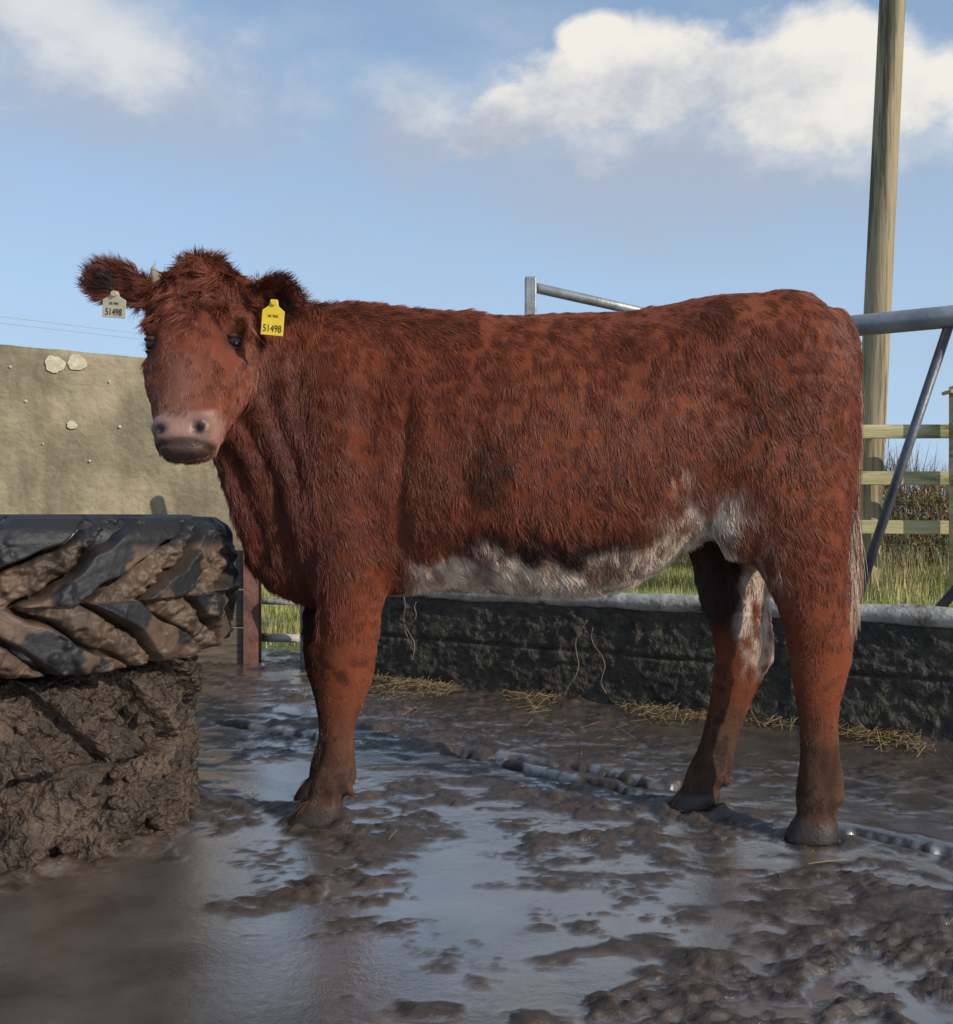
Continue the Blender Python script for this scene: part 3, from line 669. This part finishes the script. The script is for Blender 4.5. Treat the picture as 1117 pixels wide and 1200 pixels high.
# ================================================================= LEFT WALL
cw=noise_mat('weathered_concrete',(.18,.150,.095),(.34,.285,.185),3.5,.88,.7,30,c3=(.10,.085,.052),c3scale=2.4,c3lo=.40,c3hi=.62,detail=14,c3stretch=(1,1,.35),dist=.02)
nx,nzv=150,50; a=np.array([-6.0,2.75]);b_=np.array([-1.33,5.69]);dd=(b_-a)/np.linalg.norm(b_-a);nn=np.array([dd[1],-dd[0]])
V=[]
for side in(0,1):
    for j in range(nzv+1):
        for i in range(nx+1):
            p=a+(b_-a)*i/nx-nn*.16*side; V.append((p[0],p[1],-.05+1.65*j/nzv))
V=np.array(V);k=(nx+1)*(nzv+1); dsp=.006*fbm(V[:k]*3,71,3)+.004*fbm(V[:k]*15,72,2)
V[:k,:2]+=nn[None]*dsp[:,None]; tpz=V[:,2]>1.59; V[tpz,2]+=.008*fbm(V[tpz]*5,73,3)
Fc=[]
for j in range(nzv):
    for i in range(nx):
        q_=j*(nx+1)+i; Fc.append((q_,q_+1,q_+nx+2,q_+nx+1)); Fc.append((k+q_,k+q_+nx+1,k+q_+nx+2,k+q_+1))
for i in range(nx): q_=nzv*(nx+1)+i; Fc.append((q_,q_+1,k+q_+1,k+q_))
for j in range(nzv):
    q_=j*(nx+1); Fc.append((q_,q_+nx+1,k+q_+nx+1,k+q_)); q_+=nx; Fc.append((q_,k+q_,k+q_+nx+1,q_+nx+1))
wall=empty('concrete_wall'); mk('wall_panel',V,Fc,cw,wall,True)
lich=noise_mat('pale_lichen',(.36,.32,.22),(.54,.48,.35),30,.9,.4)
def onwall(px,py):
    k_=(px-558.5)/F; t=(k_*a[1]-a[0])/((b_-a)[0]-k_*(b_-a)[1]); p=a+(b_-a)*t; return np.array([p[0],p[1],CZ-(py-600)/F*p[1]])
acc=Acc()
for px,py,r in((64,427,.044),(90,425,.042),(84,498,.022),(30,470,.007),(128,447,.006),(105,540,.006),(50,520,.005),(140,500,.007),(12,430,.006)):
    c=onwall(px,py)+np.append(nn*.011,0); ring=[]; 
    for k_ in range(40):
        an=2*math.pi*k_/40; rr_=r*(1+.07*math.sin(3*an+px)+.04*math.sin(7*an+py)+.03*random.uniform(-1,1)); ring.append(c+np.append(dd,0)*rr_*1.15*math.cos(an)+np.array([0,0,1])*rr_*math.sin(an))
    o=len(acc.V); acc.V+=ring; acc.F.append(tuple(range(o,o+40)))
mk('lichen_spots',acc.V,acc.F,lich,wall)

rust=noise_mat('rusty_steel',(.09,.038,.028),(.20,.09,.065),10,.75,.5,40)
wd=noise_mat('old_timber',(.06,.047,.036),(.16,.12,.085),6,.85,.6,30,stretch=(1,1,8))
post=empty('rusty_post'); c=W(295,780,4.85)
acc=Acc(); acc.add(*box(c[0]-.036,c[0]+.036,4.83,4.838,-.05,.60)); acc.add(*box(c[0]-.036,c[0]+.036,4.90,4.908,-.05,.60)); acc.add(*box(c[0]-.004,c[0]+.004,4.838,4.90,-.05,.60))
ob=mk('i_beam',acc.V,acc.F,rust,post)
pl=empty('timber_boards'); acc=Acc()
for i,(z0,z1) in enumerate(((-.02,.17),(.178,.36),(.368,.56))): acc.add(*box(-2.3,c[0]-.04,4.86+.004*i,4.90,z0,z1))
ob=mk('boards',acc.V,acc.F,wd,pl); bevel(ob,.005)
acc=Acc(); acc.add(*tube([(c[0]+.03,4.93,.12),(-.84,4.95,.11)],[.022,.022],12)); acc.add(*tube([(c[0]+.03,4.95,.3),(-.84,4.97,.29)],[.016,.016],12)); mk('low_rail',acc.V,acc.F,conr,None,True)

# ================================================================= POLE, WIRES
pol=noise_mat('pole_timber',(.24,.18,.095),(.50,.41,.26),5,.8,.7,22,stretch=(2,2,.10),c3=(.10,.082,.045),c3scale=5,c3lo=.48,c3hi=.60)
pa=W(1012,680,8.6);pa[2]=-.05; pb=W(1046,0,8.6); ddp=(pb-pa); pt=pa+ddp*1.6
up=empty('utility_pole'); V,Fc=tube([pa,pa+ddp*.5,pb,pt],[.118,.113,.108,.10],24,8); mk('shaft',V,Fc,pol,up,True)
acc=Acc(); acc.add(*beam(pt-np.array([.6,0,.25]),pt-np.array([-.6,0,.25]),.09,.11)); mk('crossarm',acc.V,acc.F,pol,up)
wires=empty('utility_wires'); acc=Acc()
for a0,a1 in (((-40,366),(230,399)),((-40,374),(230,405))):
    p0=W(*a0,26);p1=W(*a1,30); dv=p1-p0; acc.add(*tube([p0-dv*2,p0,p1,p1+dv*2],[.005]*4,6))
mk('wire',acc.V,acc.F,galv,wires)

# ================================================================= TIMBER FENCE
tf=empty('timber_fence'); fw=noise_mat('fence_timber',(.33,.28,.13),(.58,.50,.29),4,.85,.5,25,stretch=(.3,1,3),c3=(.18,.18,.08),c3scale=3)
acc=Acc()
for z_ in (1.42,1.03,.62): acc.add(*beam((-1.0,8.75,z_+.03),(4.0,8.15,z_),.035,.115)); acc.add(*beam((4.02,8.15,z_),(12,7.6,z_),.035,.115))
for i in range(8):
    x=-.9+i*1.75; y=8.75-.12*(x+1)+.06
    acc.add(*beam((x,y,-.05),(x,y,1.52+.06*random.random()),.10,.10,(0,1,0)))
x=W(1116,0,8.1)[0]; acc.add(*beam((x,8.0,0),(x,8.0,1.78),.10,.12,(0,1,0))); acc.add(*beam((x-.10,8.0,1.72),(x+.14,8.0,1.80),.16,.03))
ob=mk('posts_and_rails',acc.V,acc.F,fw,tf); bevel(ob,.008)
# ================================================================= GRASS + HEDGE
def gmat(name): return attr_mat(name,rough=.7,spec=.12)
n=130000; x=RNG.uniform(-3,9,n); y=RNG.uniform(4.2,13,n); ok=(beyond(x,y)>.35+.2*RNG.random(n))&((x>-1.25)|(y>6.5)); x=x[ok];y=y[ok];n=len(x)
tall=sst(.1,.6,vn(np.stack([x*.9,y*.9,0*x],1),188))*(RNG.random(n)<.20)*(x>2.6)
hgt=(.05+.09*RNG.random(n))*(1+.9*np.clip(vn(np.stack([x*1.3,y*1.3,0*x],1),88),-.5,1))+.26*tall; ang=RNG.random(n)*6.28; lean=hgt*.6*RNG.random(n)
w=.004; base=np.stack([x,y,0*x+.0],1); sd=np.stack([np.cos(ang),np.sin(ang),0*x],1)*w; ld=np.stack([np.cos(ang+1.3)*lean,np.sin(ang+1.3)*lean,hgt+.03],1)
V=np.stack([base-sd,base+sd,base+ld],1)
gcx=np.array([.22,.27,.07])*(.6+.8*RNG.random(n))[:,None]; dry=(RNG.random(n)<.38)|(tall>.2); gcx[dry]=np.array([.50,.42,.20])*(.5+.7*RNG.random(dry.sum()))[:,None]
gcx*=(1+.4*vn(np.stack([x*2,y*2,0*x],1),189))[:,None]
blades('grass',V,3,gmat('grass_blades'),gcx)
def hedge(name,x0,x1,yf,hfun,n,seed):
    t=RNG.random(n); x=x0+(x1-x0)*t; y=yf+RNG.normal(0,.5,n); top=hfun(x)*(1+.25*vn(np.stack([x*1.6,0*x,0*x],1),seed)); 
    z=top*RNG.random(n)**.75; ang=RNG.random(n)*6.28; el=RNG.uniform(.1,1.4,n); L_=RNG.uniform(.15,.55,n)
    dv=np.stack([np.cos(ang)*np.cos(el),np.sin(ang)*np.cos(el),np.sin(el)],1)*L_[:,None]; c=np.stack([x,y,z],1); sd=np.stack([-np.sin(ang),np.cos(ang),0*x],1)*.005
    V1=np.stack([c-sd,c+sd,c+dv],1); col1=np.array([.26,.18,.10])*(.5+.8*RNG.random(n))[:,None]
    m_=int(n*1.1); k_=RNG.integers(0,n,m_); c2=c[k_]+dv[k_]*RNG.random(m_)[:,None]+RNG.normal(0,.04,(m_,3)); s=RNG.uniform(.012,.032,m_)
    a1=RNG.normal(size=(m_,3));a1/=np.linalg.norm(a1,axis=1)[:,None];a2=np.cross(a1,RNG.normal(size=(m_,3)));a2/=np.linalg.norm(a2,axis=1)[:,None]
    c2[:,2]=np.minimum(c2[:,2],.8*top[k_])
    V2=np.stack([c2+a1*s[:,None],c2+a2*s[:,None]*.6,c2-a1*s[:,None]],1); cl=vn(c2*1.5,seed+1)
    col2=np.array([.24,.25,.07])*(.5+.7*RNG.random(m_))[:,None]*(1+.5*cl)[:,None]; br=RNG.random(m_)<.5; col2[br]=np.array([.42,.30,.13])*(.5+.7*RNG.random(br.sum()))[:,None]
    blades(name,np.concatenate([V1,V2]),3,gmat(name+'_leaf'),np.concatenate([col1,col2]))
hedge('hedge',-10,14,12.0,lambda x:1.35+.3*np.sin(x*.7),80000,5)

# ================================================================= WORLD
sd_=Vector((.76,-.58,.48)).normalized()
el=math.asin(sd_.z); rot=math.atan2(sd_.x,sd_.y)
w=bpy.data.worlds.new('World'); scene.world=w; w.use_nodes=True; nt=w.node_tree; N=nt.nodes; Lk=nt.links
bg=N['Background']; sky=N.new('ShaderNodeTexSky'); sky.sky_type='NISHITA'; sky.sun_disc=False; sky.sun_elevation=el; sky.sun_rotation=rot; sky.air_density=1.0; sky.dust_density=.6; sky.ozone_density=1.5
tc=N.new('ShaderNodeTexCoord'); sx=N.new('ShaderNodeSeparateXYZ'); Lk.new(tc.outputs['Generated'],sx.inputs[0])
def M(op,a,b=None,c=None,clamp=False):
    q=N.new('ShaderNodeMath');q.operation=op;q.use_clamp=clamp
    for i,v_ in enumerate((a,b,c)):
        if v_ is None: continue
        if isinstance(v_,(int,float)): q.inputs[i].default_value=v_
        else: Lk.new(v_,q.inputs[i])
    return q.outputs[0]
def mr(v_,a,b,c=0,d=1):
    q=N.new('ShaderNodeMapRange');q.interpolation_type='SMOOTHSTEP';Lk.new(v_,q.inputs['Value'])
    for nme,x_ in(('From Min',a),('From Max',b),('To Min',c),('To Max',d)): q.inputs[nme].default_value=x_
    return q.outputs[0]
yy=M('MAXIMUM',sx.outputs[1],.02); U=M('DIVIDE',sx.outputs[0],yy); Vv=M('DIVIDE',sx.outputs[2],yy); fwd=mr(sx.outputs[1],.05,.3)
def nzw(scale,det,stretch,off=0,rough=.55):
    mp=N.new('ShaderNodeMapping'); mp.inputs['Scale'].default_value=stretch; mp.inputs['Location'].default_value=(off,off,off); Lk.new(tc.outputs['Generated'],mp.inputs[0])
    q=N.new('ShaderNodeTexNoise');q.inputs['Scale'].default_value=scale;q.inputs['Detail'].default_value=det;q.inputs['Roughness'].default_value=rough;Lk.new(mp.outputs[0],q.inputs['Vector']);return q.outputs['Fac']
nA=nzw(8,11,(1,1,1.5),1.7,.6); nB=nzw(3.2,7,(1,1,2.5),4.1)
def blob(cu,cv,ru,rv,rotk=0):
    a=M('DIVIDE',M('SUBTRACT',U,cu),ru); vv=M('SUBTRACT',M('SUBTRACT',Vv,cv),M('MULTIPLY',M('SUBTRACT',U,cu),rotk)); b_=M('DIVIDE',vv,rv)
    return M('SUBTRACT',1,M('SQRT',M('ADD',M('MULTIPLY',a,a),M('MULTIPLY',b_,b_))))
pxu=lambda p:(p-558.5)/F; pyv=lambda p:(600-p)/F
def bl(cx,cy,rx,ry,k=0): return blob(pxu(cx),pyv(cy),rx/F,ry/F,k)
main=M('MAXIMUM',M('MAXIMUM',bl(770,90,200,78,.10),bl(950,95,230,95,0)),M('MAXIMUM',bl(625,130,120,50,.35),bl(700,45,60,40,0)))
soft=M('MAXIMUM',bl(820,180,430,130,.05),bl(480,160,110,80,0))
left=M('MAXIMUM',bl(0,30,150,70,0),bl(130,95,240,95,-.15))
def cloudmask(f,lo,hi,amp):
    return M('MULTIPLY',mr(M('ADD',f,M('MULTIPLY',M('SUBTRACT',nA,.5),amp)),lo,hi),fwd)
m1=cloudmask(main,-.02,.40,1.5); m2=M('MULTIPLY',cloudmask(left,-.5,.7,1.3),.72); m3=M('MULTIPLY',cloudmask(soft,-.3,.9,1.2),.80)
gen=M('MULTIPLY',mr(nB,.45,.80),.35)
mk_=M('MAXIMUM',M('MAXIMUM',M('MAXIMUM',m1,m2),gen),m3)
und=mr(M('ADD',M('SUBTRACT',Vv,M('MULTIPLY',U,-.08)),M('MULTIPLY',M('SUBTRACT',nA,.5),.35)),.36,.50)
cc=N.new('ShaderNodeMixRGB'); cc.inputs[1].default_value=(2.85,3.2,3.9,1); cc.inputs[2].default_value=(5.9,5.7,5.3,1); Lk.new(und,cc.inputs[0])
hz=N.new('ShaderNodeMixRGB'); hz.inputs[2].default_value=(2.85,4.0,5.5,1); Lk.new(mr(sx.outputs[2],.55,-.02,.3,.92),hz.inputs[0]); Lk.new(sky.outputs[0],hz.inputs[1])
mx=N.new('ShaderNodeMixRGB'); Lk.new(mk_,mx.inputs[0]); Lk.new(hz.outputs[0],mx.inputs[1]); Lk.new(cc.outputs[0],mx.inputs[2])
Lk.new(mx.outputs[0],bg.inputs[0]); bg.inputs[1].default_value=.15
sl=bpy.data.lights.new('sun','SUN'); sl.energy=3.9; sl.angle=math.radians(.5); sl.color=(1,.91,.78)
so=bpy.data.objects.new('sun',sl); scene.collection.objects.link(so); so.rotation_euler=sd_.to_track_quat('Z','Y').to_euler()
scene.view_settings.view_transform='Standard'; scene.view_settings.look='None'; scene.view_settings.exposure=0
cd=bpy.data.cameras.new('camera'); co=bpy.data.objects.new('camera',cd); scene.collection.objects.link(co)
co.location=(0,0,CZ); co.rotation_euler=(math.pi/2,0,0); cd.sensor_fit='HORIZONTAL'; cd.sensor_width=36; cd.lens=36*F/1117; cd.clip_end=2000; cd.clip_start=.05
scene.camera=co
print('verts',nv,'hairs',len(R))
